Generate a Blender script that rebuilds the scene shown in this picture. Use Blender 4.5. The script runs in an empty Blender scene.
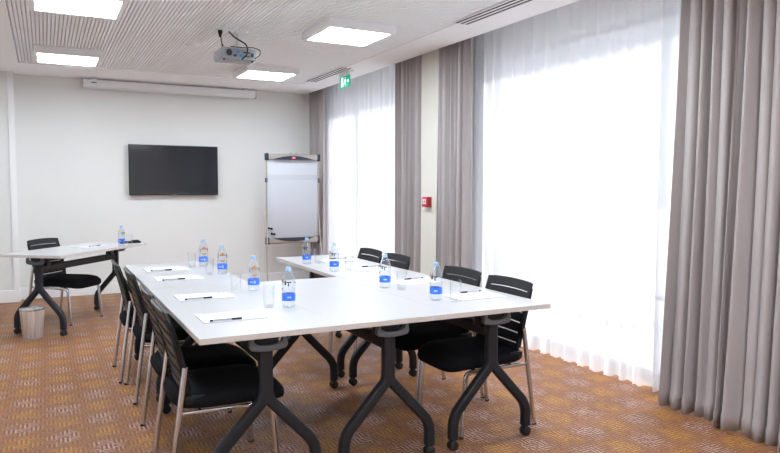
import bpy, bmesh, math, random
from mathutils import Vector, Matrix
random.seed(7)
PI = math.pi
scene = bpy.context.scene
COL = scene.collection

# ------------------------------------------------------------------ materials
def mat(name, color=(.8, .8, .8), rough=.5, metal=0., **kw):
    m = bpy.data.materials.new(name); m.use_nodes = True
    b = m.node_tree.nodes['Principled BSDF']
    b.inputs['Base Color'].default_value = (*color, 1)
    b.inputs['Roughness'].default_value = rough
    b.inputs['Metallic'].default_value = metal
    for k, v in kw.items():
        b.inputs[k.replace('_', ' ')].default_value = v
    return m

def noisy(m, scale=200., strength=.1, dist=.002, colvar=0., stretch=(1, 1, 1)):
    nt = m.node_tree; b = nt.nodes['Principled BSDF']
    tc = nt.nodes.new('ShaderNodeTexCoord'); mp = nt.nodes.new('ShaderNodeMapping')
    mp.inputs['Scale'].default_value = stretch
    n = nt.nodes.new('ShaderNodeTexNoise'); n.inputs['Scale'].default_value = scale
    n.inputs['Detail'].default_value = 3
    nt.links.new(tc.outputs['Object'], mp.inputs[0]); nt.links.new(mp.outputs[0], n.inputs['Vector'])
    if strength:
        bp = nt.nodes.new('ShaderNodeBump'); bp.inputs['Strength'].default_value = strength
        bp.inputs['Distance'].default_value = dist
        nt.links.new(n.outputs['Fac'], bp.inputs['Height']); nt.links.new(bp.outputs[0], b.inputs['Normal'])
    if colvar:
        c = b.inputs['Base Color'].default_value[:3]
        r = nt.nodes.new('ShaderNodeValToRGB')
        r.color_ramp.elements[0].position = .3; r.color_ramp.elements[1].position = .7
        r.color_ramp.elements[0].color = (*[x*(1-colvar) for x in c], 1)
        r.color_ramp.elements[1].color = (*[min(1, x*(1+colvar)) for x in c], 1)
        nt.links.new(n.outputs['Fac'], r.inputs[0]); nt.links.new(r.outputs[0], b.inputs['Base Color'])
    return m

M = {}
M['wall'] = noisy(mat('painted wall', (.755, .76, .74), .7), 90, .05, .001)
M['pillar'] = noisy(mat('painted pillar', (.68, .665, .60), .7), 90, .05, .001)
M['ceiling'] = noisy(mat('white ceiling', (.89, .91, .93), .8), 120, .04, .001)
M['rib'] = noisy(mat('ceiling ribs', (.90, .92, .94), .7), 60, .03, .001)
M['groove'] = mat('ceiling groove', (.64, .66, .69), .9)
M['trim'] = noisy(mat('white trim', (.85, .85, .85), .45), 60, .03, .001)
M['laminate'] = noisy(mat('white laminate', (.46, .455, .455), .30), 300, .02, .0005)
M['edge'] = noisy(mat('beige table edge', (.62, .58, .55), .45), 80, .03, .001, .05)
M['black_metal'] = noisy(mat('black powder coat', (.016, .018, .023), .45, Specular_IOR_Level=.3), 500, .05, .0005)
M['grey_plastic'] = noisy(mat('dark grey plastic', (.10, .11, .125), .35), 300, .03, .0005)
M['black_plastic'] = noisy(mat('black plastic', (.010, .011, .013), .5, Specular_IOR_Level=.3), 400, .05, .0005)
M['rubber'] = noisy(mat('black rubber', (.01, .01, .01), .6), 200, .1, .001)
M['fabric'] = noisy(mat('black fabric', (.007, .007, .009), .9, Specular_IOR_Level=.15), 900, .4, .001)
M['shell'] = noisy(mat('chair back shell', (.075, .080, .080), .5, Specular_IOR_Level=.4), 700, .2, .0006)
M['chrome'] = noisy(mat('chrome', (.62, .65, .70), .25, 1.), 20, .01, .0005)
M['steel'] = noisy(mat('brushed steel', (.80, .80, .80), .40, .55, Anisotropic=.85), 40, .0, .0006, .22, (1, 1, .02))
M['alu'] = noisy(mat('champagne aluminium', (.45, .42, .38), .4, .75), 100, .05, .0005)
M['navy'] = noisy(mat('navy plastic', (.018, .024, .05), .35), 200, .03, .0005)
M['board'] = noisy(mat('whiteboard', (.50, .52, .565), .7), 200, .01, .0005)
M['band'] = noisy(mat('board band', (.47, .49, .53), .4), 200, .01, .0005)
M['red'] = noisy(mat('red plastic', (.60, .02, .03), .35), 200, .02, .0005)
M['darkred'] = noisy(mat('deep red plastic', (.33, .012, .025), .4), 200, .02, .0005)
M['white_plastic'] = noisy(mat('white plastic', (.82, .83, .85), .4), 200, .02, .0005)
M['paper'] = noisy(mat('paper', (.67, .67, .72), .75), 400, .05, .0003)
M['ink'] = noisy(mat('grey ink', (.10, .10, .13), .6), 400, .02, .0003)
M['silver'] = noisy(mat('silver plastic', (.55, .56, .58), .3, .4), 200, .02, .0003)
M['label'] = noisy(mat('blue bottle label', (.04, .19, .85), .4), 80, .02, .0005, .12)
M['labelwhite'] = noisy(mat('white label print', (.45, .60, .92), .4), 80, .02, .0005)
M['cap'] = noisy(mat('pale blue cap', (.33, .53, .78), .35), 200, .04, .0005)
M['orange'] = noisy(mat('orange print', (.50, .22, .09), .5), 200, .02, .0005)
M['blackprint'] = noisy(mat('black print', (.03, .03, .04), .5), 200, .02, .0005)
M['screen'] = noisy(mat('tv glass', (.010, .012, .018), .09, 0., IOR=1.62), 10, .0, .0005, .05)
M['bezel'] = noisy(mat('tv bezel', (.012, .012, .015), .3), 200, .02, .0005)
M['tvback'] = noisy(mat('tv rear shell', (.10, .11, .10), .5), 200, .02, .0005)
M['projector'] = noisy(mat('projector shell', (.27, .28, .30), .4), 200, .03, .0005)
M['projgrille'] = noisy(mat('projector grille', (.22, .23, .25), .5), 200, .2, .0008)
M['blue'] = noisy(mat('blue socket', (.03, .20, .55), .4), 200, .02, .0005)
M['green'] = noisy(mat('green socket', (.02, .35, .22), .4), 200, .02, .0005)
M['slot'] = noisy(mat('dark slot', (.02, .022, .025), .7), 200, .02, .0005)
M['frame'] = noisy(mat('grey window frame', (.30, .33, .36), .45), 100, .03, .0005)
M['darkframe'] = noisy(mat('dark sill', (.06, .065, .07), .5), 100, .03, .0005)
M['outground'] = noisy(mat('pale paving', (.82, .83, .84), .9), 3, .1, .01, .1)
M['bark'] = noisy(mat('bark', (.12, .09, .07), .9), 20, .3, .01, .2)
M['leaf'] = noisy(mat('leaves', (.10, .16, .06), .7), 5, .1, .01, .3)

def emis(name, col, s):
    m = bpy.data.materials.new(name); m.use_nodes = True
    b = m.node_tree.nodes['Principled BSDF']
    b.inputs['Base Color'].default_value = (.8, .8, .8, 1)
    b.inputs['Roughness'].default_value = .6
    b.inputs['Emission Color'].default_value = (*col, 1)
    b.inputs['Emission Strength'].default_value = s
    return m
M['diffuser'] = emis('lamp diffuser', (.83, .915, 1.), 20.)
def lit(m, c):
    m.node_tree.nodes['Principled BSDF'].inputs['Base Color'].default_value = (*c, 1); return m
M['exit_green'] = lit(emis('exit sign green', (.0, .50, .30), .22), (.01, .42, .25))
M['exit_white'] = emis('exit sign white', (.85, 1., .95), .5)

def clear(name, tint, rough=.02, amt=.32, diff=0.):
    """thin-walled clear plastic / glass: see-through, with a stronger sheen at glancing angles"""
    m = bpy.data.materials.new(name); m.use_nodes = True; nt = m.node_tree
    nt.nodes.remove(nt.nodes['Principled BSDF']); out = nt.nodes['Material Output']
    tr = nt.nodes.new('ShaderNodeBsdfTransparent'); tr.inputs[0].default_value = (*tint, 1)
    gl = nt.nodes.new('ShaderNodeBsdfGlossy'); gl.inputs['Roughness'].default_value = rough
    gl.inputs['Color'].default_value = (.9, .93, .97, 1)
    lw = nt.nodes.new('ShaderNodeLayerWeight'); lw.inputs[0].default_value = amt
    mx = nt.nodes.new('ShaderNodeMixShader')
    nt.links.new(lw.outputs['Facing'], mx.inputs[0])
    nt.links.new(tr.outputs[0], mx.inputs[1]); nt.links.new(gl.outputs[0], mx.inputs[2])
    last = mx
    if diff:
        df = nt.nodes.new('ShaderNodeBsdfDiffuse'); df.inputs[0].default_value = (.8, .88, .96, 1)
        m2 = nt.nodes.new('ShaderNodeMixShader'); m2.inputs[0].default_value = diff
        nt.links.new(mx.outputs[0], m2.inputs[1]); nt.links.new(df.outputs[0], m2.inputs[2]); last = m2
    nt.links.new(last.outputs[0], out.inputs[0])
    return m
M['pet'] = clear('clear bottle plastic', (.93, .96, .99), .08, .18, .04)
M['glass'] = clear('drinking glass', (.985, .99, .995), .03, .10, 0.)
M['pane'] = clear('window pane', (.97, .98, 1.), .01, .08)

def cloth(name, col, transl, transp, tcol=None):
    m = bpy.data.materials.new(name); m.use_nodes = True; nt = m.node_tree
    b = nt.nodes['Principled BSDF']; out = nt.nodes['Material Output']
    b.inputs['Base Color'].default_value = (*col, 1); b.inputs['Roughness'].default_value = .55
    b.inputs['Sheen Weight'].default_value = .15
    w = nt.nodes.new('ShaderNodeTexNoise'); w.inputs['Scale'].default_value = 400
    bp = nt.nodes.new('ShaderNodeBump'); bp.inputs['Strength'].default_value = .06; bp.inputs['Distance'].default_value = .001
    nt.links.new(w.outputs['Fac'], bp.inputs['Height']); nt.links.new(bp.outputs[0], b.inputs['Normal'])
    last = b
    if transl:
        t = nt.nodes.new('ShaderNodeBsdfTranslucent'); t.inputs[0].default_value = (*(tcol or col), 1)
        mx = nt.nodes.new('ShaderNodeMixShader'); mx.inputs[0].default_value = transl
        nt.links.new(last.outputs[0], mx.inputs[1]); nt.links.new(t.outputs[0], mx.inputs[2]); last = mx
    if transp:
        t = nt.nodes.new('ShaderNodeBsdfTransparent')
        mx = nt.nodes.new('ShaderNodeMixShader'); mx.inputs[0].default_value = transp
        nt.links.new(last.outputs[0], mx.inputs[1]); nt.links.new(t.outputs[0], mx.inputs[2]); last = mx
    nt.links.new(last.outputs[0], out.inputs[0])
    return m
M['drape'] = cloth('taupe drape', (.42, .38, .375), .06, 0)
M['sheer'] = cloth('white voile', (.86, .87, .91), .42, .27, (.95, .96, 1.))

def carpet():
    m = bpy.data.materials.new('patterned carpet'); m.use_nodes = True; nt = m.node_tree
    b = nt.nodes['Principled BSDF']; b.inputs['Roughness'].default_value = .42
    b.inputs['Specular IOR Level'].default_value = .15
    g = nt.nodes.new('ShaderNodeNewGeometry'); sp = nt.nodes.new('ShaderNodeSeparateXYZ')
    nt.links.new(g.outputs['Position'], sp.inputs[0])
    X, Y = sp.outputs[0], sp.outputs[1]
    def mth(op, a, c=None, d=None):
        n = nt.nodes.new('ShaderNodeMath'); n.operation = op
        for i, v in enumerate((a, c, d)):
            if v is None: continue
            if isinstance(v, (int, float)): n.inputs[i].default_value = v
            else: nt.links.new(v, n.inputs[i])
        return n.outputs[0]
    def wave(v, period, off=0.):
        return mth('COSINE', mth('MULTIPLY', mth('ADD', v, off), 2*PI/period))
    def noise(scale, vec=None, det=2):
        n = nt.nodes.new('ShaderNodeTexNoise'); n.inputs['Scale'].default_value = scale; n.inputs['Detail'].default_value = det
        nt.links.new(vec if vec is not None else g.outputs['Position'], n.inputs['Vector']); return n.outputs['Fac']
    def mix(f, a, c):
        n = nt.nodes.new('ShaderNodeMix'); n.data_type = 'RGBA'
        nt.links.new(f, n.inputs[0])
        for i, v in ((6, a), (7, c)):
            if isinstance(v, tuple): n.inputs[i].default_value = (*v, 1)
            else: nt.links.new(v, n.inputs[i])
        return n.outputs[2]
    def ramp(v, lo, hi):
        n = nt.nodes.new('ShaderNodeMapRange'); n.inputs[1].default_value = lo; n.inputs[2].default_value = hi
        nt.links.new(v, n.inputs[0]); return n.outputs[0]
    p = mth('MULTIPLY', wave(X, .40, -.065), wave(Y, .49, -.02))
    p = mth('ADD', mth('MULTIPLY', p, 1.), mth('MULTIPLY', mth('SUBTRACT', noise(16., det=3), .5), 2.0))
    pale = ramp(p, .0, .8); yel = ramp(mth('MULTIPLY', p, -1.), .1, .8)
    # basket weave strokes
    cell = .066
    chk = mth('GREATER_THAN', mth('MULTIPLY', wave(X, cell*2, .003), wave(Y, cell*2, .001)), 0.)
    sx = ramp(wave(X, .022), -.25, .35); sy = ramp(wave(Y, .022), -.25, .35)
    st = mth('ADD', mth('MULTIPLY', chk, sx), mth('MULTIPLY', mth('SUBTRACT', 1., chk), sy))
    fib = noise(260., det=1); md = noise(38.); lg = noise(1.1)
    stn = mth('MULTIPLY', st, ramp(md, .30, .5))
    base = mix(ramp(fib, .35, .65), (.225, .088, .034), (.38, .170, .066))
    base = mix(mth('MULTIPLY', mth('MULTIPLY', mth('SUBTRACT', 1., st), ramp(md, .35, .6)), .8), base, (.10, .038, .024))
    base = mix(mth('MULTIPLY', ramp(lg, .35, .7), .35), base, (.33, .15, .09))
    yc = mix(stn, (.25, .10, .04), (.56, .30, .06))
    pc = mix(stn, (.15, .05, .04), (.58, .40, .31))
    c = mix(mth('MULTIPLY', yel, .72), base, yc)
    c = mix(mth('MULTIPLY', pale, .82), c, pc)
    nt.links.new(c, b.inputs['Base Color'])
    bp = nt.nodes.new('ShaderNodeBump'); bp.inputs['Strength'].default_value = .5; bp.inputs['Distance'].default_value = .003
    nt.links.new(mth('ADD', fib, st), bp.inputs['Height']); nt.links.new(bp.outputs[0], b.inputs['Normal'])
    return m
M['carpet'] = carpet()

# ------------------------------------------------------------------ mesh helpers
def T(loc=(0, 0, 0), rz=0.):
    return Matrix.Translation(Vector(loc)) @ Matrix.Rotation(rz, 4, 'Z')

def box(bm, x0, x1, y0, y1, z0, z1, bev=0., mx=None, seg=2):
    t = bmesh.new()
    bmesh.ops.create_cube(t, size=1)
    bmesh.ops.scale(t, vec=(x1-x0, y1-y0, z1-z0), verts=t.verts)
    bmesh.ops.translate(t, vec=((x0+x1)/2, (y0+y1)/2, (z0+z1)/2), verts=t.verts)
    if bev:
        bmesh.ops.bevel(t, geom=t.edges[:], offset=bev, segments=seg, affect='EDGES', profile=.5)
    merge(bm, t, mx)

def merge(bm, t, mx=None):
    if mx is not None: bmesh.ops.transform(t, matrix=mx, verts=t.verts)
    me = bpy.data.meshes.new('tmp'); t.to_mesh(me); t.free(); bm.from_mesh(me); bpy.data.meshes.remove(me)

def lathe(bm, prof, seg=24, c=(0, 0, 0), mx=None, a0=0., a1=2*PI):
    """prof: list of (r, z) revolved about z through c"""
    t = bmesh.new(); full = abs(a1-a0-2*PI) < 1e-6; n = seg if full else seg+1
    rings = []
    for r, z in prof:
        if r < 1e-6:
            rings.append([t.verts.new((c[0], c[1], c[2]+z))])
        else:
            rings.append([t.verts.new((c[0]+r*math.cos(a0+(a1-a0)*k/seg), c[1]+r*math.sin(a0+(a1-a0)*k/seg), c[2]+z)) for k in range(n)])
    for a, b2 in zip(rings, rings[1:]):
        for k in range(seg):
            k2 = (k+1) % n if full else k+1
            if len(a) == 1 and len(b2) == 1: continue
            if len(a) == 1: t.faces.new((a[0], b2[k2], b2[k]))
            elif len(b2) == 1: t.faces.new((a[k], a[k2], b2[0]))
            else: t.faces.new((a[k], a[k2], b2[k2], b2[k]))
    bmesh.ops.recalc_face_normals(t, faces=t.faces)
    merge(bm, t, mx)

def fillet(pts, r, n=5):
    P = [Vector(p) for p in pts]; out = [P[0]]
    for a, b2, c in zip(P, P[1:], P[2:]):
        d1 = (a-b2); d2 = (c-b2); rr = min(r, d1.length*.49, d2.length*.49)
        p = b2+d1.normalized()*rr; q = b2+d2.normalized()*rr
        for k in range(n+1):
            s = k/n; out.append(p*(1-s)**2+b2*2*s*(1-s)+q*s*s)
    out.append(P[-1]); return out

def sweep(bm, pts, sec, up=(0, 1, 0), mx=None, scale=None):
    """sweep closed 2D section along pts; section x axis ~ up, y axis ~ side"""
    t = bmesh.new(); P = [Vector(p) for p in pts]; rings = []
    upv = Vector(up)
    for i, p in enumerate(P):
        d = (P[min(i+1, len(P)-1)]-P[max(i-1, 0)]).normalized()
        u = (upv-d*upv.dot(d))
        if u.length < 1e-4: u = Vector((1, 0, 0))-d*d.x
        u.normalize(); s = d.cross(u); k = scale[i] if scale else 1.
        rings.append([t.verts.new(p+u*a*k+s*b2*k) for a, b2 in sec])
    n = len(sec)
    for a, b2 in zip(rings, rings[1:]):
        for k in range(n): t.faces.new((a[k], a[(k+1) % n], b2[(k+1) % n], b2[k]))
    t.faces.new(rings[0][::-1]); t.faces.new(rings[-1])
    bmesh.ops.recalc_face_normals(t, faces=t.faces)
    merge(bm, t, mx)

def circ(r, n=10): return [(r*math.cos(2*PI*k/n), r*math.sin(2*PI*k/n)) for k in range(n)]
def rrect(a, b2, r=.008, n=3):
    o = []
    for cx, cy, s in ((a/2-r, b2/2-r, 0), (-a/2+r, b2/2-r, 1), (-a/2+r, -b2/2+r, 2), (a/2-r, -b2/2+r, 3)):
        for k in range(n+1):
            an = s*PI/2+k*PI/2/n; o.append((cx+r*math.cos(an), cy+r*math.sin(an)))
    return o

def prism(bm, poly, y0, y1, mx=None, bev=0., plane='xz'):
    t = bmesh.new()
    f = (lambda a, b2, d: (a, d, b2)) if plane == 'xz' else ((lambda a, b2, d: (a, b2, d)) if plane == 'xy' else (lambda a, b2, d: (d, a, b2)))
    A = [t.verts.new(f(a, b2, y0)) for a, b2 in poly]; B = [t.verts.new(f(a, b2, y1)) for a, b2 in poly]
    n = len(poly); t.faces.new(A); t.faces.new(B[::-1])
    for k in range(n): t.faces.new((A[k], A[(k+1) % n], B[(k+1) % n], B[k]))
    bmesh.ops.recalc_face_normals(t, faces=t.faces)
    if bev: bmesh.ops.bevel(t, geom=t.edges[:], offset=bev, segments=2, affect='EDGES', profile=.5)
    merge(bm, t, mx)

def obj(name, bm, m, parent=None, smooth=True, angle=35, solid=0., sub=0):
    me = bpy.data.meshes.new(name); bm.to_mesh(me); bm.free()
    o = bpy.data.objects.new(name, me); COL.objects.link(o)
    me.materials.append(M[m] if isinstance(m, str) else m)
    if smooth:
        for p in me.polygons: p.use_smooth = True
        bm2 = bmesh.new(); bm2.from_mesh(me)
        for e in bm2.edges:
            if len(e.link_faces) == 2 and e.calc_face_angle(0) > math.radians(angle): e.smooth = False
        bm2.to_mesh(me); bm2.free()
    if solid:
        md = o.modifiers.new('Solidify', 'SOLIDIFY'); md.thickness = solid; md.offset = 0
    if sub:
        md = o.modifiers.new('Subdivision', 'SUBSURF'); md.levels = sub; md.render_levels = sub
    if parent: o.parent = parent
    return o

def nb(): return bmesh.new()
def empty(name, loc=(0, 0, 0), rz=0.):
    o = bpy.data.objects.new(name, None); COL.objects.link(o); o.location = loc; o.rotation_euler = (0, 0, rz)
    o.empty_display_size = .1
    return o
def tag(o, label, cat, group=None, kind=None):
    o['label'] = label
    if cat: o['category'] = cat
    if group: o['group'] = group
    if kind: o['kind'] = kind
    return o
def struct(name, bm, m, label=None, smooth=False):
    o = obj(name, bm, m, None, smooth); o['kind'] = 'structure'
    if label: o['label'] = label
    return o
def kids(o): return [c for c in COL.objects if c.parent == o]
def dup(o, loc, rz, label, parent=None):
    def rec(s, par):
        c = s.copy(); COL.objects.link(c); c.parent = par
        for k in kids(s): rec(k, c)
        return c
    c = rec(o, None); c.location = loc; c.rotation_euler = (0, 0, rz); c['label'] = label
    return c

# ------------------------------------------------------------------ the room
H = 2.649; XW = 3.317; YW = 8.97; XL = -1.7; YB = -3.2; XG = 3.74; ZP = 2.80
def B(*a, **k):
    b2 = nb(); box(b2, *a, **k); return b2

struct('floor', B(XL-.1, XG+.14, YB-.1, YW+.1, -.06, 0.), 'carpet', 'patterned orange and brown carpet')
# ceiling: plain soffit around a recess with ribs
RX0, RX1, RY1 = -.21, 2.93, 8.10
b = nb()
box(b, XL-.1, RX0, YB-.1, YW+.1, H, H+.25); box(b, RX1, XW, YB-.1, YW+.1, H, H+.25)
box(b, RX0, RX1, RY1, YW+.1, H, H+.25)
struct('ceiling', b, 'ceiling', 'white plaster ceiling margin')
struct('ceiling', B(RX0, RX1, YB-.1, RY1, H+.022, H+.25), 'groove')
struct('ceiling', B(XW, XG+.14, YB-.1, YW+.1, ZP, H+.25), 'ceiling')
b = nb(); pitch = .0282
x = RX0+.008
while x < RX1-.03:
    box(b, x+.005, x+.0245, YB-.1, RY1-.012, H+.004, H+.022); x += pitch
struct('ceiling', b, 'rib', 'white ribbed acoustic ceiling')
# far wall, side walls
struct('wall_far', B(XL-.1, XG+.14, YW, YW+.15, 0, H+.25), 'wall', 'off white far wall')
struct('wall_left', B(XL-.15, XL, YB-.1, YW, 0, H+.25), 'wall')
struct('wall_back', B(XL-.1, XG+.14, YB-.2, YB, 0, H+.25), 'wall')
b = nb(); box(b, XL, -.29, 8.80, YW, 0, H)
struct('wall_far_pilaster', b, 'wall')
struct('trim_1', B(-.345, -.283, 8.785, 8.80, .142, H), 'trim')
b = nb(); box(b, XL, -.285, 8.785, 8.80, 0, .142, .004); box(b, -.29, -.278, 8.785, YW, 0, .142, .003); box(b, -.28, XG, YW-.015, YW, 0, .142, .004)
struct('baseboard_far', b, 'trim')
struct('baseboard_left', B(XL, XL+.015, YB, YW, 0, .142, .004), 'trim')
# window wall with openings
wins = [(-2.6, 1.2), (1.75, 5.14), (6.05, 8.80)]
ZH = 2.56
b = nb(); prev = YB-.1
for y0, y1 in wins:
    box(b, XG, XG+.14, prev, y0, 0, H+.25); box(b, XG, XG+.14, y0, y1, ZH, H+.25); prev = y1
box(b, XG, XG+.14, prev, YW+.1, 0, H+.25)
struct('wall_right', b, 'wall', 'white window wall behind the curtains')
b = nb(); box(b, 3.40, XG, 5.53, 5.865, 0, ZP)
struct('wall_right_pier', b, 'pillar', 'cream pier between the two curtained windows')
for i, (y0, y1) in enumerate(wins):
    b = nb(); f = .05
    box(b, XG+.02, XG+.09, y0, y1, ZH-f, ZH, .004); box(b, XG+.02, XG+.09, y0, y0+f, .04, ZH, .004); box(b, XG+.02, XG+.09, y1-f, y1, .04, ZH, .004)
    for ym in ((-.7,), (3.06,), (7.80,))[i]:
        box(b, XG+.02, XG+.09, ym-.03, ym+.03, .04, ZH, .004)
    w = struct('window_%d' % (i+1), b, 'frame')
    b = nb(); box(b, XG+.015, XG+.10, y0, y1, 0, .05, .004); obj('window_sill', b, 'darkframe', w)
    b = nb(); box(b, XG+.025, XG+.085, y0+f, y1-f, .57, .61, .004); obj('transom', b, 'frame', w)
    b = nb(); box(b, XG+.05, XG+.056, y0+.03, y1-.03, .05, ZH-.03); obj('pane', b, 'pane', w)
# outdoors
struct('ground', B(XG+.14, 40, -40, 50, -.35, -.3), 'outground', 'pale paving outside the windows')

# ------------------------------------------------------------------ curtains
def curtain(name, label, cat, m, y0, y1, xb, nf, a_top, a_bot, seed, ztop=2.78, zbot=.012, flare=None, solid=0., group=None, sharp=.35, nz=26, per=14, hem=True):
    rnd = random.Random(seed); b = nb()
    ny = int(nf*per); ph = [rnd.uniform(-.9, .9) for _ in range(nf+3)]; am = [rnd.uniform(.55, 1.25) for _ in range(nf+3)]
    am2 = [rnd.uniform(.3, 1.4) for _ in range(nf+3)]; zz = [rnd.uniform(0, 6) for _ in range(nf+3)]
    def lp(L, s):
        i = int(s); fr = s-i; fr = fr*fr*(3-2*fr); return L[i]*(1-fr)+L[i+1]*fr
    grid = []
    for j in range(nz+1):
        v = j/nz; z = ztop+(zbot-ztop)*v; z = (.115 if j == nz-2 else .10 if j == nz-1 else z); v = (ztop-z)/(ztop-zbot); row = []
        for i in range(ny+1):
            u = i/ny; s = u*nf
            A = a_top*(1-v)**1.2+a_bot*(1-(1-v)**1.2)
            aa = A*(lp(am, s)*(1-v)+lp(am2, s)*v)
            th = 2*PI*s+lp(ph, s)*(.35+.9*v)+.35*v*math.sin(lp(zz, s)+2.2*v)
            w = math.sin(th); w = math.copysign(abs(w)**(1-sharp), w)
            w += (.22*v+.10)*math.sin(2.3*th+lp(zz, s))
            y = y0+(y1-y0)*u + .35*aa*math.cos(th)*math.sin(lp(zz, s))
            x = xb+aa*w
            if flare: fx, fy = flare(u, v); x += fx; y += fy
            if solid and z < .11: x -= .006
            dz = 0
            if j == nz: dz = .006*math.sin(3*th)
            row.append(b.verts.new((x, y, z+dz)))
        grid.append(row)
    for j in range(nz):
        for i in range(ny):
            b.faces.new((grid[j][i], grid[j][i+1], grid[j+1][i+1], grid[j+1][i]))
    o = obj(name, b, m, None, True, 80, solid)
    tag(o, label, cat, group)
    return o
curtain('drape', 'taupe floor-length drape in the far corner, behind the flip chart', 'curtain', 'drape', 8.46, 8.945, 3.375, 6, .032, .036, 3, solid=.003)
curtain('drape', 'taupe drape on the far side of the cream pier with the red call point', 'curtain', 'drape', 5.875, 6.40, 3.41, 7, .036, .042, 4, solid=.003)
curtain('drape', 'taupe drape on the near side of the cream pier, left of the big window', 'curtain', 'drape', 5.03, 5.52, 3.41, 7, .036, .042, 5, solid=.003)
curtain('drape', 'wide taupe drape at the right edge, nearest and spreading on the carpet', 'curtain', 'drape', 1.60, 2.80, 3.44, 16, .046, .060, 11, solid=.003, sharp=-.15, nz=44, per=20,
        flare=lambda u, v: (-.07*v*v*(1-u*.8), .05*v*v*(u-.3)))
curtain('sheer_curtain', 'white sheer curtain of the far window, behind the far drapes', 'curtain', 'sheer', 6.05, 8.93, 3.56, 21, .032, .038, 21, per=12, sharp=.1)
curtain('sheer_curtain', 'white sheer curtain of the big window beside the conference tables', 'curtain', 'sheer', 1.70, 5.30, 3.575, 26, .032, .044, 22, per=12, sharp=.1)

# ------------------------------------------------------------------ conference tables
X0, TW, Y0, L1, L2, INS = .5446, .614, 2.728, 1.47, 1.36, .107
def caster(bm_wheel, cx, cy, s=1):
    for d in (-.013, .013):
        t = Matrix.Translation((cx, cy+d, .026)) @ Matrix.Rotation(PI/2, 4, 'X')
        lathe(bm_wheel, [(0, -.009), (.020, -.009), (.026, -.005), (.026, .005), (.020, .009), (0, .009)], 16, mx=t)
    lathe(bm_wheel, [(0, .062), (.014, .062), (.018, .05), (.016, .034), (.0, .034)], 12, (cx, cy, 0))

def leg_frame(root, yy, side, w):
    """Y shaped leg frame standing in the x-z plane at y=yy; side=-1 outer face to -y"""
    c = w/2; S = .236
    b = nb()
    sweep(b, [(c, yy, .70), (c, yy, .40)], rrect(.046, .062, .012), up=(0, 1, 0))
    for s in (-1, 1):
        p = fillet([(c+s*.004, yy, .46), (c+s*.012, yy, .415), (c+s*S, yy, .175), (c+s*S, yy, .058)], .07, 6)
        sweep(b, p, rrect(.044, .050, .012), up=(0, 1, 0))
    box(b, c-.05, c+.05, yy-.035, yy+.035, .665, .714, .004)
    f = obj('leg_frame', b, 'black_metal', root)
    for s in (-1, 1):
        b = nb(); caster(b, c+s*S, yy); obj('caster', b, 'rubber', f)
    b = nb()
    q = [(-.080, .708), (-.088, .668), (-.078, .652), (-.04, .645), (0, .643), (.04, .645), (.078, .652), (.088, .668), (.080, .708), (.066, .708), (.062, .684), (.035, .672), (0, .669), (-.035, .672), (-.062, .684), (-.066, .708)]
    prism(b, [(c+a, z) for a, z in q], yy+side*.055, yy+side*.027, bev=.003)
    obj('tilt_handle', b, 'grey_plastic', root, angle=50)

def table(L, W=TW, ins=INS):
    root = empty('conference_table')
    b = nb(); box(b, .0015, W-.0015, .0015, L-.0015, .7155, .7395, .0012, seg=1); top = obj('tabletop', b, 'laminate', root)
    b = nb(); e = .0016
    # edge band wraps the four sides
    for a in ((0, W, 0, e), (0, W, L-e, L), (0, e, e, L-e), (W-e, W, e, L-e)): box(b, *a, .7150, .7388)
    obj('edge_band', b, 'edge', top)
    leg_frame(root, ins, -1, W); leg_frame(root, L-ins, 1, W)
    b = nb(); sweep(b, [(W/2, ins+.03, .60), (W/2, L-ins-.03, .60)], rrect(.066, .040, .014), up=(0, 0, 1))
    obj('cross_beam', b, 'black_metal', root)
    for y in (ins+.10, L-ins-.10):
        b = nb(); box(b, .12, W-.12, y-.02, y+.02, .690, .7145, .004)
        box(b, W/2-.03, W/2+.03, y-.03, y+.03, .615, .695, .005)
        obj('support_rail', b, 'black_metal', root)
    return root
TG = 'white folding conference tables set in a U'
t0 = table(L1); t0.location = (X0, Y0, 0)
tag(t0, 'white conference table at the near left corner of the U, dark Y-shaped legs', 'table', TG)
dup(t0, (X0+TW, Y0, 0), 0, 'white conference table in the middle of the near row, between two others')
dup(t0, (X0+2*TW, Y0, 0), 0, 'white conference table at the near right end of the U, closest to the window')
t1 = table(L2); t1.location = (X0, Y0+L1, 0)
tag(t1, 'white conference table at the far end of the left arm of the U', 'table', TG)
dup(t1, (X0+2*TW, Y0+L1, 0), 0, 'white conference table at the far end of the right arm, before the flip chart')
PC = Vector((.111, 6.499)); PA = .9106
PU = Vector((math.cos(PA), math.sin(PA))); PV = Vector((-PU.y, PU.x))
def pw(a, b2, z=0.): p = PC+PU*a+PV*b2; return (p.x, p.y, z)
# presenter table: local y runs along its length
tp = table(1.40); tp.location = (*PC, 0)
# local x (width) -> PV means rotate so that +y -> PU and +x -> -PV ; shift origin by width
tp.rotation_euler = (0, 0, PA-PI/2)
sh = PC+PV*TW; tp.location = (sh.x, sh.y, 0)
tag(tp, 'white presenter table standing askew at the far left, before the television wall', 'table')

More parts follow.
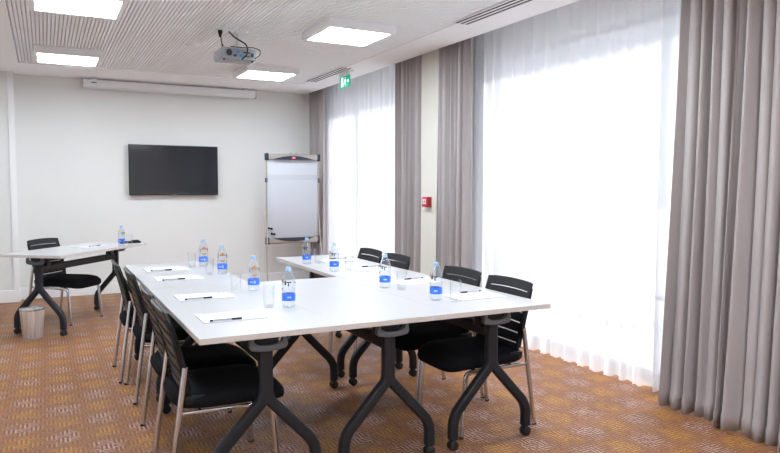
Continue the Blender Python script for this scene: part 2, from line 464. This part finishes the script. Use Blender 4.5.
# ------------------------------------------------------------------ chairs (facing +x)
def chair():
    root = empty('conference_chair')
    # seat
    b = nb(); n = 36
    lay = [(.0, None), (.055, .366), (.02, .368), (.004, .380), (.0, .398), (.004, .418), (.022, .434), (.06, .442), (.12, .444), (.19, .442)]
    def se(k, ins):
        an = 2*PI*k/n; c, s = math.cos(an), math.sin(an); e = .42
        ax = .266-ins; ay = .234-ins
        return math.copysign(abs(c)**e, c)*ax+.032, math.copysign(abs(s)**e, s)*ay*(1-.06*(c < 0)*abs(c))
    rings = []
    for ins, z in lay[1:]:
        r = []
        for k in range(n):
            x, y = se(k, ins); zz = z - .030*max(0, (x-.14)/.16)**2 + (.006*(abs(y)/.23)**2 if z > .44 else 0)
            r.append(b.verts.new((x, y, zz)))
        rings.append(r)
    for r1, r2 in zip(rings, rings[1:]):
        for k in range(n): b.faces.new((r1[k], r1[(k+1) % n], r2[(k+1) % n], r2[k]))
    b.faces.new(rings[0][::-1]); b.faces.new(rings[-1])
    bmesh.ops.recalc_face_normals(b, faces=b.faces)
    obj('seat', b, 'fabric', root, angle=60)
    # back rest panel with slits
    ys = [-.217, -.205, -.188, -.13, -.09, -.045, 0, .045, .09, .13, .188, .205, .217]
    rows = []; z = .415; hs = .0498; gp = .0078
    for k in range(7):
        rows.append((z, z+hs, False)); z += hs
        if k < 6: rows.append((z, z+gp, True)); z += gp
    ztop = rows[-1][1]
    def pos(y, z):
        v = (z-.415)/(ztop-.415); ww = 1.0-.05*(1-v)**3-.02*v
        x = -.158 - .095*v**1.4 - .011*(1-(y/.217)**2)
        rnd_ = .016*(1-v)**6*(y/.217)**4          # rounded lower corners
        return (x, y*ww, z + .008*v*(1-(y/.217)**2) + rnd_)
    def panel(bulge, off, trim):
        b = nb(); cache = {}
        def V(i, z, of=0.):
            key = (i, round(z, 5), round(of, 5))
            if key not in cache:
                p = pos(ys[i]*trim, z); cache[key] = b.verts.new((p[0]-of-off, p[1], p[2]))
            return cache[key]
        for z0, z1, gap in rows:
            for i in range(len(ys)-1):
                inner = 2 <= i <= len(ys)-4
                if gap and inner: continue
                if inner and bulge:
                    zz = [z0, z0+.005, (z0+z1)/2, z1-.004, z1]; of = [0, bulge*.35, bulge*.8, bulge, .001]
                    for (za, oa), (zb, ob) in zip(zip(zz, of), zip(zz[1:], of[1:])):
                        b.faces.new((V(i, za, oa), V(i+1, za, oa), V(i+1, zb, ob), V(i, zb, ob)))
                else:
                    b.faces.new((V(i, z0), V(i+1, z0), V(i+1, z1), V(i, z1)))
        bmesh.ops.recalc_face_normals(b, faces=b.faces)
        return b
    br = obj('backrest', panel(0, 0, 1.), 'black_plastic', root, smooth=False, solid=.006)
    obj('rear_shell', panel(.010, .0075, .97), 'shell', br, angle=60, solid=.005)
    for s in (-1, 1):
        b = nb(); pts = []
        for k in range(9):
            z = .44+(ztop-.03-.44)*k/8; p = pos(s*.205, z); pts.append((p[0]-.013, p[1], p[2]))
        sweep(b, pts, rrect(.018, .020, .006), up=(0, 1, 0), scale=[1, 1, 1.05, 1.1, 1.05, 1, .9, .75, .6])
        box(b, -.185, -.10, s*.205-.012, s*.205+.012, .395, .430, .004)
        obj('back_frame', b, 'black_plastic', root)
    # legs
    for s in (-1, 1):
        b = nb()
        sweep(b, fillet([(-.262, s*.232, .008), (-.186, s*.222, .565)], .06, 4), circ(.0132), up=(0, 1, 0))
        l = obj('leg', b, 'chrome', root)
        b = nb(); lathe(b, [(0, 0), (.013, 0), (.013, .012), (0, .014)], 12, (-.263, s*.2322, 0)); obj('glide', b, 'rubber', l)
    for s in (-1, 1):
        b = nb()
        sweep(b, fillet([(.232, s*.232, .008), (.205, s*.228, .352), (.12, s*.228, .355)], .03, 4), circ(.0132), up=(0, 1, 0))
        l = obj('leg', b, 'chrome', root)
        b = nb(); lathe(b, [(0, 0), (.013, 0), (.013, .012), (0, .014)], 12, (.233, s*.232, 0)); obj('glide', b, 'rubber', l)
    b = nb()
    for s in (-1, 1): sweep(b, [(.14, s*.219, .353), (-.208, s*.219, .358)], circ(.010), up=(0, 0, 1))
    for x in (-.12, .13): sweep(b, [(x, -.218, .353), (x, .218, .353)], circ(.009), up=(0, 0, 1))
    obj('seat_frame', b, 'chrome', root)
    return root
CG = 'black conference chairs'
ch = chair()
chairs = [
 (.715, 3.190, 0., 'black chrome-legged chair nearest the camera, on the left side of the tables'),
 (.725, 3.700, 0., 'black chrome-legged chair on the left side, just behind the one nearest the camera'),
 (.730, 4.575, .01, 'black chrome-legged chair third from the camera on the left side of the tables'),
 (.695, 5.090, 0., 'black chrome-legged chair farthest along the left side of the tables'),
 (2.205, 3.175, PI-.01, 'black chair with slotted back nearest the camera on the window side'),
 (2.215, 3.695, PI+.01, 'black chair with slotted back second from the camera on the window side'),
 (2.240, 4.675, PI, 'black chair third on the window side, only its back top showing above the table'),
 (2.245, 5.165, PI, 'black chair farthest along the window side, only its back top showing'),
 (.165, 7.415, -.70, 'black slotted-back chair tucked behind the presenter table'),
]
for i, (x, y, r, lab) in enumerate(chairs):
    if i == 0:
        ch.location = (x, y, 0); ch.rotation_euler = (0, 0, r); tag(ch, lab, 'chair', CG)
    else: dup(ch, (x, y, 0), r, lab)

# ------------------------------------------------------------------ table ware
TZ = .7397
def bottle():
    root = empty('water_bottle')
    b = nb()
    prof = [(0, .002), (.028, .0), (.033, .004), (.0348, .012), (.0335, .020), (.0348, .028), (.0342, .036), (.0342, .078), (.0352, .084), (.0350, .096), (.0320, .104), (.0348, .112),
            (.0355, .128), (.0335, .145), (.027, .164), (.0195, .178), (.015, .186), (.0135, .193)]
    lathe(b, prof, 28); obj('bottle_body', b, 'pet', root, angle=60)
    b = nb(); lathe(b, [(0, .209), (.0120, .209), (.0138, .206), (.0140, .194), (.0155, .1935), (.0155, .189), (.0130, .1885)], 20); obj('cap', b, 'cap', root)
    b = nb(); lathe(b, [(.0346, .036), (.0352, .037), (.0352, .070), (.0346, .071)], 28); lb = obj('label', b, 'label', root, angle=60)
    for a0, a1, z0, z1 in ((.1, .75, .051, .059), (.9, 1.2, .047, .061), (2.3, 2.9, .050, .058), (3.0, 3.3, .045, .063), (4.3, 4.9, .051, .059)):
        b = nb(); lathe(b, [(.0354, z0), (.0354, z1)], 6, a0=a0, a1=a1)
        obj('label_print', b, 'labelwhite', lb)
    return root
def surface_r(z):
    pr = [(.03, .0346), (.078, .0342), (.084, .0352), (.096, .0350), (.104, .0320), (.112, .0348), (.128, .0355), (.145, .0335), (.164, .027), (.178, .0195)]
    for (a, ra), (b2, rb) in zip(pr, pr[1:]):
        if a <= z <= b2: return ra+(rb-ra)*(z-a)/(b2-a)
    return .034
def patch(b, poly_fn, z0, z1, n=6):
    """curved print on the bottle: at each height a span of angles"""
    prev = None
    for k in range(n+1):
        z = z0+(z1-z0)*k/n; a0, a1 = poly_fn(k/n); r = surface_r(z)+.0005
        row = [b.verts.new((r*math.cos(a0+(a1-a0)*q/4), r*math.sin(a0+(a1-a0)*q/4), z)) for q in range(5)]
        if prev:
            for q in range(4): b.faces.new((prev[q], prev[q+1], row[q+1], row[q]))
        prev = row
    return b
bt = bottle()
# orange mountain print and black script on opposite flanks
for nm, m, fn, z0, z1 in (
    ('orange_print', 'orange', lambda t: (PI-.75*(1-t)-.05, PI+.75*(1-t)+.05), .130, .154), ('orange_print', 'orange', lambda t: (PI-.5*t-.1, PI+.5*t+.1), .088, .101),
    ('script_print', 'blackprint', lambda t: (PI+.75, PI+1.0), .118, .140), ('script_print', 'blackprint', lambda t: (PI+1.05, PI+1.75), .129, .135),
    ('script_print', 'blackprint', lambda t: (PI+1.25, PI+1.42), .112, .128), ('script_print', 'blackprint', lambda t: (-.7, -.3), .124, .131),
    ('script_print', 'blackprint', lambda t: (PI-.85-.2*t, PI-.75-.2*t), .112, .146)):
    obj(nm, patch(nb(), fn, z0, z1), m, bt)
# z rotation: print faces (PI) direction toward the camera when rz aims it
BG = 'half-litre water bottles with blue labels'
def aim(x, y, off=0.): return math.atan2(-y, -x)-PI+off
bl = [(1.105, 3.260, aim(1.11, 3.3, -1.35), 'water bottle with blue label nearest the camera, on the left near table beside a glass'),
      (1.095, 3.870, aim(1.09, 3.89, .15), 'water bottle with orange mountain print, third from the far end of the left arm'),
      (1.103, 4.695, aim(1.08, 4.73, .1), 'water bottle with orange print second from the far end of the left arm'),
      (1.080, 5.215, aim(1.07, 5.29, .2), 'water bottle with orange print at the far end of the left arm'),
      (1.897, 3.100, aim(1.9, 3.1, -1.5), 'water bottle at the near right table, closest to the window-side chairs'),
      (1.845, 3.615, aim(1.83, 3.6, -1.4), 'water bottle in the middle of the near row, before the window-side chairs'),
      (1.868, 4.480, aim(1.97, 4.77, -1.3), 'water bottle on the right arm, nearer of the two before the flip chart'),
      (1.848, 5.000, aim(1.95, 5.3, -1.45), 'water bottle at the far end of the right arm, directly before the flip chart'),
      (.690, 7.300, aim(.69, 7.3, 1.6), 'water bottle on the askew presenter table')]
for i, (x, y, r, lab) in enumerate(bl):
    if i == 0: bt.location = (x, y, TZ); bt.rotation_euler = (0, 0, r); tag(bt, lab, 'bottle', BG)
    else: dup(bt, (x, y, TZ), r, lab)
def glass():
    b = nb()
    lathe(b, [(0, 0), (.026, 0), (.0275, .003), (.0325, .112), (.0325, .115), (.0315, .115), (.0305, .112), (.0260, .014), (.024, .010), (0, .010)], 28)
    return obj('drinking_glass', b, 'glass', None, angle=50)
GG = 'empty clear tumblers'
gl = [(1.012, 3.300, 'empty glass tumbler nearest the camera, left of the nearest bottle'),
      (.980, 3.840, 'empty glass tumbler on the left arm, between second and third note pads'),
      (1.015, 4.700, 'empty glass tumbler second from the far end of the left arm'),
      (.990, 5.200, 'empty glass tumbler at the far end of the left arm'),
      (1.965, 3.010, 'empty glass tumbler on the near right table, on the window side of its bottle'),
      (1.900, 3.500, 'empty glass tumbler in front of the second window-side chair'),
      (1.968, 4.440, 'empty glass tumbler on the right arm, before the two far chair backs'),
      (1.950, 5.010, 'empty glass tumbler at the far end of the right arm, below the flip chart'),
      (.775, 7.380, 'empty glass tumbler on the presenter table, beside the marker tray')]
g0 = glass()
for i, (x, y, lab) in enumerate(gl):
    if i == 0: g0.location = (x, y, TZ); tag(g0, lab, 'glass', GG)
    else: dup(g0, (x, y, TZ), 0, lab)

def pad():
    root = empty('note_pad')
    b = nb(); box(b, -.148, .148, -.103, .103, 0, .0045, .0006, seg=1); obj('sheets', b, 'paper', root)
    b = nb()
    for x, y, w, h in ((-.125, .075, .018, .006), (-.095, .075, .012, .006), (-.125, .050, .016, .004), (.10, .070, .022, .010), (.125, .066, .008, .016)):
        box(b, x-w/2, x+w/2, y-h/2, y+h/2, .0045, .0048)
    obj('printed_marks', b, 'ink', root)
    return root
def pen():
    root = empty('ballpoint_pen')
    R = Matrix.Rotation(PI/2, 4, 'Y')
    b = nb(); lathe(b, [(0, -.062), (.0035, -.060), (.0042, -.02), (.0042, .035), (0, .036)], 12, mx=Matrix.Translation((0, 0, .0050)) @ R); obj('barrel', b, 'silver', root)
    b = nb(); lathe(b, [(0, .026), (.0050, .027), (.0052, .07), (.004, .075), (0, .076)], 12, mx=Matrix.Translation((0, 0, .0053)) @ R); obj('cap', b, 'black_plastic', root)
    b = nb(); lathe(b, [(0, -.074), (.004, -.073), (.0045, -.060), (0, -.059)], 12, mx=Matrix.Translation((0, 0, .0050)) @ R)
    box(b, -.055, .03, -.0055, -.0025, .008, .0092); obj('clip', b, 'black_plastic', root)
    return root
p0 = pad(); n0 = pen()
pads = [(.775, 3.130, 0, 'nearest the camera on the left near table'), (.780, 3.770, 0, 'second from the camera on the left arm'),
        (.785, 4.590, 0, 'third from the camera on the left arm'), (.785, 5.110, 0, 'at the far end of the left arm'),
        (2.150, 3.110, PI, 'before the nearest window-side chair'), (2.125, 3.740, PI, 'before the second window-side chair'),
        (2.155, 4.460, PI, 'before the third window-side chair'), (2.150, 5.080, PI, 'before the farthest window-side chair'),
        (.395, 7.330, PA-.25, 'on the presenter table')]
for i, (x, y, r, w) in enumerate(pads):
    la = 'white paper note pad '+w; lb = 'silver and black pen on pad '+w
    if i == 0:
        p0.location = (x, y, TZ); p0.rotation_euler = (0, 0, r); tag(p0, la, 'note pad', 'paper note pads')
    else: dup(p0, (x, y, TZ), r, la)
    dx, dy = (-.048, -.094)
    if i == 8: dx, dy = (.03, -.03)
    a, b2 = dx*math.cos(r)-dy*math.sin(r), dx*math.sin(r)+dy*math.cos(r)
    rr = r+.04+(.05*((i*7) % 3-1))
    if i == 0: n0.location = (x+a, y+b2, TZ+.0046); n0.rotation_euler = (0, 0, rr); tag(n0, lb, 'pen', 'ballpoint pens')
    else: dup(n0, (x+a, y+b2, TZ+.0046), rr, lb)

# marker tray on the presenter table
SCALE_T = .72
mt = empty('marker_tray', pw(1.30, .13, TZ), PA-.75)
b = nb(); prism(b, [(-.14, -.045), (.14, -.045), (.14, .045), (-.14, .045)], 0, .006, plane='xy', bev=.002)
for a in ((-.14, .14, -.045, -.040), (-.14, .14, .040, .045), (-.14, -.135, -.04, .04), (.135, .14, -.04, .04)): box(b, *a, .004, .030, .001)
obj('tray', b, 'black_plastic', mt)
for k, m in enumerate(('blackprint', 'red', 'label', 'blackprint')):
    b = nb(); lathe(b, [(0, -.06), (.008, -.06), (.008, .03), (.0085, .032), (.0085, .068), (.006, .072), (0, .072)], 12,
                    mx=Matrix.Translation((-.01+.01*k, -.028+.0185*k, .0152)) @ Matrix.Rotation(PI/2, 4, 'Y')); obj('marker', b, m, mt)
b = nb(); box(b, .02, .12, -.03, .03, .024, .046, .004); obj('eraser', b, 'black_plastic', mt)
mt.scale = (SCALE_T,)*3
tag(mt, 'black tray of markers and an eraser on the far end of the presenter table', 'marker tray')

# ------------------------------------------------------------------ waste bin
wb = empty('waste_bin', (-.125, 6.68, 0))
b = nb(); lathe(b, [(0, .003), (.075, 0), (.079, .006), (.101, .262), (.099, .262), (.077, .010), (0, .010)], 40); obj('bin_body', b, 'steel', wb)
b = nb(); lathe(b, [(.098, .254), (.1035, .254), (.1050, .260), (.1035, .266), (.098, .266), (.0970, .260), (.098, .254)], 40); obj('rim', b, 'chrome', wb)
tag(wb, 'round brushed steel waste bin on the carpet below the presenter table', 'waste bin')

# ------------------------------------------------------------------ television
tv = empty('wall_television', (1.495, YW, 1.234))
b = nb(); box(b, -.53, .53, -.045, -.012, .02, .615, .006); box(b, -.22, .22, -.014, -.001, .12, .5, .002); obj('rear_shell', b, 'tvback', tv)
b = nb(); W = .553; HT = .638
for a in ((-W, W, 0, .018), (-W, W, HT-.010, HT), (-W, -W+.010, .018, HT-.010), (W-.010, W, .018, HT-.010)): box(b, a[0], a[1], -.075, -.045, a[2], a[3], .0015)
obj('bezel', b, 'bezel', tv)
b = nb(); box(b, -W+.009, W-.009, -.071, -.045, .017, HT-.009); obj('screen', b, 'screen', tv)
b = nb(); box(b, -.012, .012, -.0762, -.074, .004, .009); box(b, .35, .37, -.07, -.055, -.004, .001); obj('badge', b, 'silver', tv)
tag(tv, 'black flat television mounted on the far white wall', 'television')

# ------------------------------------------------------------------ projection screen housing
ps = empty('projection_screen', (1.495, 8.86, 2.53))
b = nb(); box(b, -1.055, 1.055, -.045, .045, .008, .098, .010); box(b, -1.04, 1.04, -.03, -.008, -.004, .010, .003); obj('housing', b, 'white_plastic', ps)
for s in (-1, 1):
    b = nb(); box(b, min(s*1.05, s*1.063), max(s*1.05, s*1.063), -.05, .05, .0, .104, .004); obj('end_cap', b, 'silver', ps)
for s in (-.93, .93):
    b = nb(); box(b, s-.03, s+.03, -.02, .02, .096, .119); obj('ceiling_bracket', b, 'white_plastic', ps)
b = nb(); sweep(b, [(-.025, -.02, -.006), (-.022, -.02, -.022), (0, -.02, -.028), (.022, -.02, -.022), (.025, -.02, -.006)], circ(.0035, 6)); sweep(b, [(0, -.02, -.026), (0, -.02, -.38)], circ(.0012, 5))
obj('pull_cord', b, 'white_plastic', ps)
b = nb(); box(b, -.965, -.905, -.0465, -.044, .058, .070); obj('name_badge', b, 'ink', ps)
tag(ps, 'long white projection screen housing hanging from the ceiling above the television', 'projection screen')

# ------------------------------------------------------------------ ceiling lamps
def lamp():
    r = empty('ceiling_lamp'); s = .295; h = .068
    b = nb()
    for a in ((-s, s, -s, -s+.035), (-s, s, s-.035, s), (-s, -s+.035, -s+.035, s-.035), (s-.035, s, -s+.035, s-.035)): box(b, *a, -h, .010, .002)
    box(b, -s+.01, s-.01, -s+.01, s-.01, -.02, .010)
    obj('housing', b, 'white_plastic', r)
    b = nb(); box(b, -s+.033, s-.033, -s+.033, s-.033, -h+.006, -.03); obj('diffuser', b, 'diffuser', r)
    return r
lp0 = lamp(); LG = 'square white surface lamps on the ribbed ceiling'
lamps = [(.235, 7.335, 'square white ceiling lamp at the far left, above the presenter table'),
         (2.235, 7.335, 'square white ceiling lamp at the far right, between projector and vent'),
         (.235, 5.10, 'square white ceiling lamp at the top left edge of the picture'),
         (2.255, 5.10, 'large square white ceiling lamp right of the projector'),
         (.235, 2.85, 'square white ceiling lamp above the near left of the tables'),
         (2.255, 2.85, 'square white ceiling lamp above the near right of the tables'),
         (.235, .60, 'square white ceiling lamp above the camera, left'),
         (2.255, .60, 'square white ceiling lamp above the camera, right'),
         (.235, -1.65, 'square white ceiling lamp behind the camera, left'),
         (2.255, -1.65, 'square white ceiling lamp behind the camera, right')]
for i, (x, y, lab) in enumerate(lamps):
    if i == 0: lp0.location = (x, y, H+.005); tag(lp0, lab, 'ceiling lamp', LG)
    else: dup(lp0, (x, y, H+.005), 0, lab)

# vents
def vent(name, y0, y1, lab):
    r = empty(name, (2.96, y0, H)); L = y1-y0
    b = nb()
    for k in range(4): box(b, -.082+k*.047, -.082+k*.047+.024, 0, L, -.003, -.0003, .001)
    for y in (0, L-.012): box(b, -.082, .077, y, y+.012, -.003, -.0003, .001)
    obj('grille_frame', b, 'white_plastic', r)
    for k in range(3):
        b = nb(); box(b, -.058+k*.047, -.058+k*.047+.023, .012, L-.012, -.0026, -.0003); obj('slot', b, 'slot', r)
    tag(r, lab, 'ceiling vent', 'slotted ceiling vents along the window side')
vent('ceiling_vent', 6.72, 7.85, 'slotted ceiling vent farther from the camera, beside the exit sign')
vent('ceiling_vent', 3.30, 4.50, 'slotted ceiling vent nearer the camera, at the top edge of the picture')
# detector
b = nb(); lathe(b, [(0, -.022), (.05, -.022), (.068, -.014), (.072, 0.010), (0, .010)], 32)
o = obj('smoke_detector', b, 'white_plastic'); o.location = (1.25, 6.34, H+.012); tag(o, 'small round white smoke detector on the ribbed ceiling', 'smoke detector')

# exit sign
ex = empty('exit_sign', (3.05, 6.985, H))
b = nb(); box(b, -.045, .045, -.15, .15, -.018, 0, .004); box(b, -.008, .008, -.14, .14, -.05, -.015); obj('mount', b, 'white_plastic', ex)
b = nb(); box(b, -.009, .009, -.135, .135, -.175, -.050, .002); sg = obj('sign_panel', b, 'exit_green', ex)
b = nb()
for s in (-1, 1):
    xs = (min(s*.0092, s*.0102), max(s*.0092, s*.0102))
    box(b, *xs, .030, .085, -.165, -.060)           # door
    box(b, *xs, -.125, -.075, -.118, -.106)          # arrow shaft
    prism(b, [(-.128, -.112), (-.100, -.090), (-.100, -.134)], xs[0], xs[1], plane='yz')
    # running figure
    box(b, *xs, -.035, -.019, -.078, -.064); prism(b, [(-.045, -.085), (-.012, -.085), (-.004, -.118), (-.036, -.122)], xs[0], xs[1], plane='yz')
    prism(b, [(-.012, -.120), (.018, -.140), (.012, -.148), (-.022, -.130)], xs[0], xs[1], plane='yz'); prism(b, [(-.036, -.122), (-.052, -.160), (-.042, -.163), (-.022, -.126)], xs[0], xs[1], plane='yz')
obj('pictogram', b, 'exit_white', sg)
tag(ex, 'green exit sign with a running figure hanging from the ceiling', 'exit sign')

# fire call point on the pier
fc = empty('fire_alarm_call_point', (3.40, 5.70, 1.155))
b = nb(); box(b, -.052, 0, -.052, .052, 0, .100, .004); obj('housing', b, 'darkred', fc)
b = nb(); box(b, -.0545, -.050, -.048, .048, .004, .096, .001); fp = obj('front_plate', b, 'red', fc)
b = nb(); box(b, -.0565, -.0535, -.030, .030, .030, .078, .0005); bt2 = obj('push_pane', b, 'white_plastic', fc)
b = nb(); box(b, -.0575, -.056, -.006, .006, .040, .068); box(b, -.0575, -.056, -.014, .014, .051, .057); obj('symbol', b, 'ink', bt2)
tag(fc, 'red fire alarm call point on the cream pier', 'fire alarm')

# ------------------------------------------------------------------ flip chart
fl = empty('flip_chart', (2.845, 8.20, 0), .0)
hw = .338
b = nb(); box(b, -hw, hw, -.012, .006, .70, 1.70, .002); obj('board', b, 'board', fl)
b = nb(); box(b, -hw+.01, hw-.01, -.0135, -.012, 1.435, 1.50); obj('board_band', b, 'band', fl)  # faint, slightly darker band across the upper board
for s in (-1, 1):
    b = nb(); box(b, min(s*hw, s*(hw+.014)), max(s*hw, s*(hw+.014)), -.018, .010, .66, 1.72, .003); obj('side_rail', b, 'alu', fl)
def bar(z0, z1, name):
    b = nb(); t = [( -.02, z0), (-.034, z0+.012), (-.038, (z0+z1)/2), (-.034, z1-.012), (-.02, z1), (.010, z1), (.010, z0)]
    prism(b, t, -hw+.01, hw-.01, plane='yz'); return obj(name, b, 'alu', fl)
tb = bar(1.685, 1.765, 'top_clamp'); bb = bar(.618, .700, 'pen_tray')
for z0, z1 in ((1.680, 1.770), (.612, .705)):
    for s in (-1, 1):
        b = nb(); box(b, min(s*(hw-.012), s*(hw+.030)), max(s*(hw-.012), s*(hw+.030)), -.043, .018, z0, z1, .008); obj('end_cap', b, 'navy', fl)
def lens(z_flat, up):
    pts = []
    for k in range(17):
        a = -1+2*k/16; pts.append((a*.285, z_flat+up*.052*(1-abs(a)**1.8)))
    return pts
b = nb(); prism(b, lens(1.690, 1), -.046, -.036); ln_ = obj('navy_inlay', b, 'navy', tb)
b = nb(); prism(b, lens(.694, -1), -.046, -.034); obj('navy_inlay', b, 'navy', bb)
b = nb(); box(b, -.028, .028, -.0495, -.045, 1.701, 1.730, .003); rd = obj('red_badge', b, 'red', tb)
b = nb(); box(b, -.017, .017, -.0503, -.0493, 1.712, 1.719); obj('badge_print', b, 'paper', rd)
b = nb()
for x in (-.03, .045): box(b, x-.012, x+.012, -.02, 0, 1.764, 1.780, .003)
obj('paper_hook', b, 'silver', fl)
for s in (-1, 1):
    for z in (1.43,):
        b = nb(); box(b, s*(hw+.014)-.014, s*(hw+.014)+.014, -.024, .014, z-.03, z+.03, .005); obj('clamp_knob', b, 'grey_plastic', fl)
for s in (-1, 1):
    b = nb(); sweep(b, [(s*(hw+.008), .004, 1.0), (s*(hw+.045), -.13, .012)], rrect(.026, .018, .005), up=(0, 1, 0))
    l = obj('leg', b, 'alu', fl)
    b = nb(); lathe(b, [(0, 0), (.018, 0), (.016, .03), (0, .032)], 12, (s*(hw+.045), -.13, 0)); obj('foot', b, 'navy', l)
    b = nb(); sweep(b, [(s*(hw-.02), .025, 1.68), (s*(hw-.03), .46, .012)], rrect(.022, .016, .005), up=(0, 1, 0))
    l = obj('leg', b, 'white_plastic', fl)
    b = nb(); lathe(b, [(0, 0), (.018, 0), (.016, .03), (0, .032)], 12, (s*(hw-.030), .46, 0)); obj('foot', b, 'navy', l)
tag(fl, 'flip chart easel with blank white board, navy inlays and a red badge', 'flip chart')
# magnets on the board
for k, (x, z, lab) in enumerate(((-.310, .815, 'upper black magnet on the lower left of the flip chart board'), (-.275, .745, 'lower black magnet on the lower left of the flip chart board'))):
    r = empty('magnet_clip', (2.845+x, 8.20-.0125, z))
    b = nb(); R = Matrix.Rotation(PI/2, 4, 'X')
    lathe(b, [(0, 0), (.015, 0), (.015, .008), (.009, .010), (.009, .020), (.013, .022), (0, .024)], 16, mx=Matrix.Translation((-.015, 0, .004)) @ R)
    lathe(b, [(0, 0), (.015, 0), (.015, .012), (0, .014)], 16, mx=Matrix.Translation((.018, 0, -.004)) @ R)
    o = obj('grip', b, 'black_plastic', r); tag(r, lab, 'magnet', 'black magnets on the flip chart')

# ------------------------------------------------------------------ projector
pj = empty('projector', (1.455, 5.62, 2.405), .02); pj.scale = (.88, .9, .95)
b = nb(); prism(b, [(-.168, 0), (.168, 0), (.178, .03), (.172, .088), (.150, .098), (-.150, .098), (-.172, .088), (-.178, .03)], -.115, .135, bev=.006); obj('body', b, 'projector', pj, angle=40)
b = nb(); box(b, -.135, .160, -.1185, -.112, .018, .082, .004); pn = obj('rear_panel', b, 'projgrille', pj)
b = nb(); lathe(b, [(0, 0), (.028, 0), (.028, .005), (0, .005)], 24, mx=Matrix.Translation((-.095, -.1185, .052)) @ Matrix.Rotation(PI/2, 4, 'X')); obj('fan_grille', b, 'slot', pn)
for x, z, w, h, m in ((-.012, .062, .03, .020, 'blue'), (.018, .032, .03, .018, 'blue'), (.052, .062, .028, .012, 'slot'), (.048, .045, .040, .006, 'green'), (.09, .062, .022, .012, 'slot'), (.125, .045, .026, .03, 'slot'), (.075, .028, .05, .008, 'slot'), (-.04, .030, .03, .018, 'slot')):
    b = nb(); box(b, x-w/2, x+w/2, -.1225, -.118, z-h/2, z+h/2, .001); obj('socket', b, m, pn)
b = nb(); lathe(b, [(0, 0), (.032, 0), (.034, .03), (.026, .032), (0, .024)], 24, mx=Matrix.Translation((.06, .13, .05)) @ Matrix.Rotation(-PI/2, 4, 'X')); obj('lens', b, 'black_plastic', pj)
for x in (-.16, .16):
    b = nb(); lathe(b, [(0, -.012), (.010, -.012), (.010, 0), (0, .001)], 12, (x*.85, -.09, 0)); obj('foot', b, 'rubber', pj)
b = nb(); sweep(b, [(-.152, -.1, .098), (-.150, -.1, .118)], circ(.007, 8)); obj('knob', b, 'black_plastic', pj)
tag(pj, 'grey projector hanging below the ceiling, its socket panel facing the camera', 'projector')
mo = empty('projector_mount', (1.455, 5.62, 2.371), .02)
b = nb(); box(b, -.10, .10, -.06, .10, .1275, .135, .002); box(b, .015, .065, -.005, .045, .13, .285, .006); box(b, -.01, .09, -.03, .07, .262, .2856, .004)
box(b, -.16, .10, -.05, .05, .278, .2858, .002)
obj('bracket', b, 'white_plastic', mo)
tag(mo, 'white ceiling bracket carrying the projector', 'bracket')
def cable(name, pts, lab, r=.005):
    b = nb(); P = fillet(pts, .05, 6); sweep(b, P, circ(r, 8), up=(.3, .9, .1)); return tag(obj(name, b, 'black_plastic'), lab, 'cable')
px, py, pz = 1.455, 5.62, 2.371
c1 = nb(); P = fillet([(px-.135, py-.03, pz+.27), (px-.13, py-.045, pz+.18), (px-.115, py-.05, pz+.105)], .03, 5); sweep(c1, P, circ(.005, 8), up=(0, 1, 0))
lathe(c1, [(0, .0), (.008, .0), (.018, .035), (.020, .055), (0, .056)], 12, (px-.135, py-.03, pz+.215))
tag(obj('power_cable', c1, 'black_plastic'), 'short black power cable with plug left above the projector', 'cable')
cable('signal_cable', [(px-.06, py-.02, pz+.27), (px-.02, py-.06, pz+.215), (px+.06, py-.10, pz+.165), (px+.065, py-.14, pz+.115), (px+.05, py-.16, pz+.06), (px+.018, py-.125, pz+.032)], 'black signal cable looping into the projector sockets', .006)
cable('video_cable', [(px-.06, py-.07, pz+.140), (px+.05, py-.10, pz+.132), (px+.12, py-.125, pz+.138), (px+.168, py-.155, pz+.11), (px+.16, py-.16, pz+.07), (px+.128, py-.124, pz+.045)], 'thin black cable lying across the projector top', .004)

# ------------------------------------------------------------------ lights, world
w = bpy.data.worlds.new('World'); scene.world = w; w.use_nodes = True
nt = w.node_tree; bg = nt.nodes['Background']; bg.inputs[0].default_value = (.86, .93, 1., 1); bg.inputs[1].default_value = .36
sun = bpy.data.lights.new('sun', 'SUN'); sun.energy = 3.2; sun.angle = math.radians(9); sun.color = (1., .95, .88)
so = bpy.data.objects.new('sun', sun); COL.objects.link(so)
d = Vector((-1., -.10, -.85)).normalized(); so.rotation_euler = d.to_track_quat('-Z', 'Y').to_euler()

# ------------------------------------------------------------------ camera
f, yaw, pitch_, roll, hc = 664.27, .4792, -.0618, .0031, 1.3683
F = Vector((math.sin(yaw), math.cos(yaw), 0)); R = Vector((math.cos(yaw), -math.sin(yaw), 0)); U = Vector((0, 0, 1))
F2 = F*math.cos(pitch_)+U*math.sin(pitch_); U2 = U*math.cos(pitch_)-F*math.sin(pitch_)
R3 = R*math.cos(roll)+U2*math.sin(roll); U3 = U2*math.cos(roll)-R*math.sin(roll)
cam = bpy.data.cameras.new('camera'); co = bpy.data.objects.new('camera', cam); COL.objects.link(co)
cam.sensor_fit = 'HORIZONTAL'; cam.sensor_width = 36; cam.lens = f/780*36; cam.clip_start = .05
mm = Matrix((R3, U3, -F2)).transposed().to_4x4(); mm.translation = (0, 0, hc); co.matrix_world = mm
scene.camera = co
scene.view_settings.view_transform = 'Standard'; scene.view_settings.look = 'None'
scene.view_settings.gamma = 1; scene.view_settings.use_curve_mapping = False
scene.view_settings.exposure = 1.04
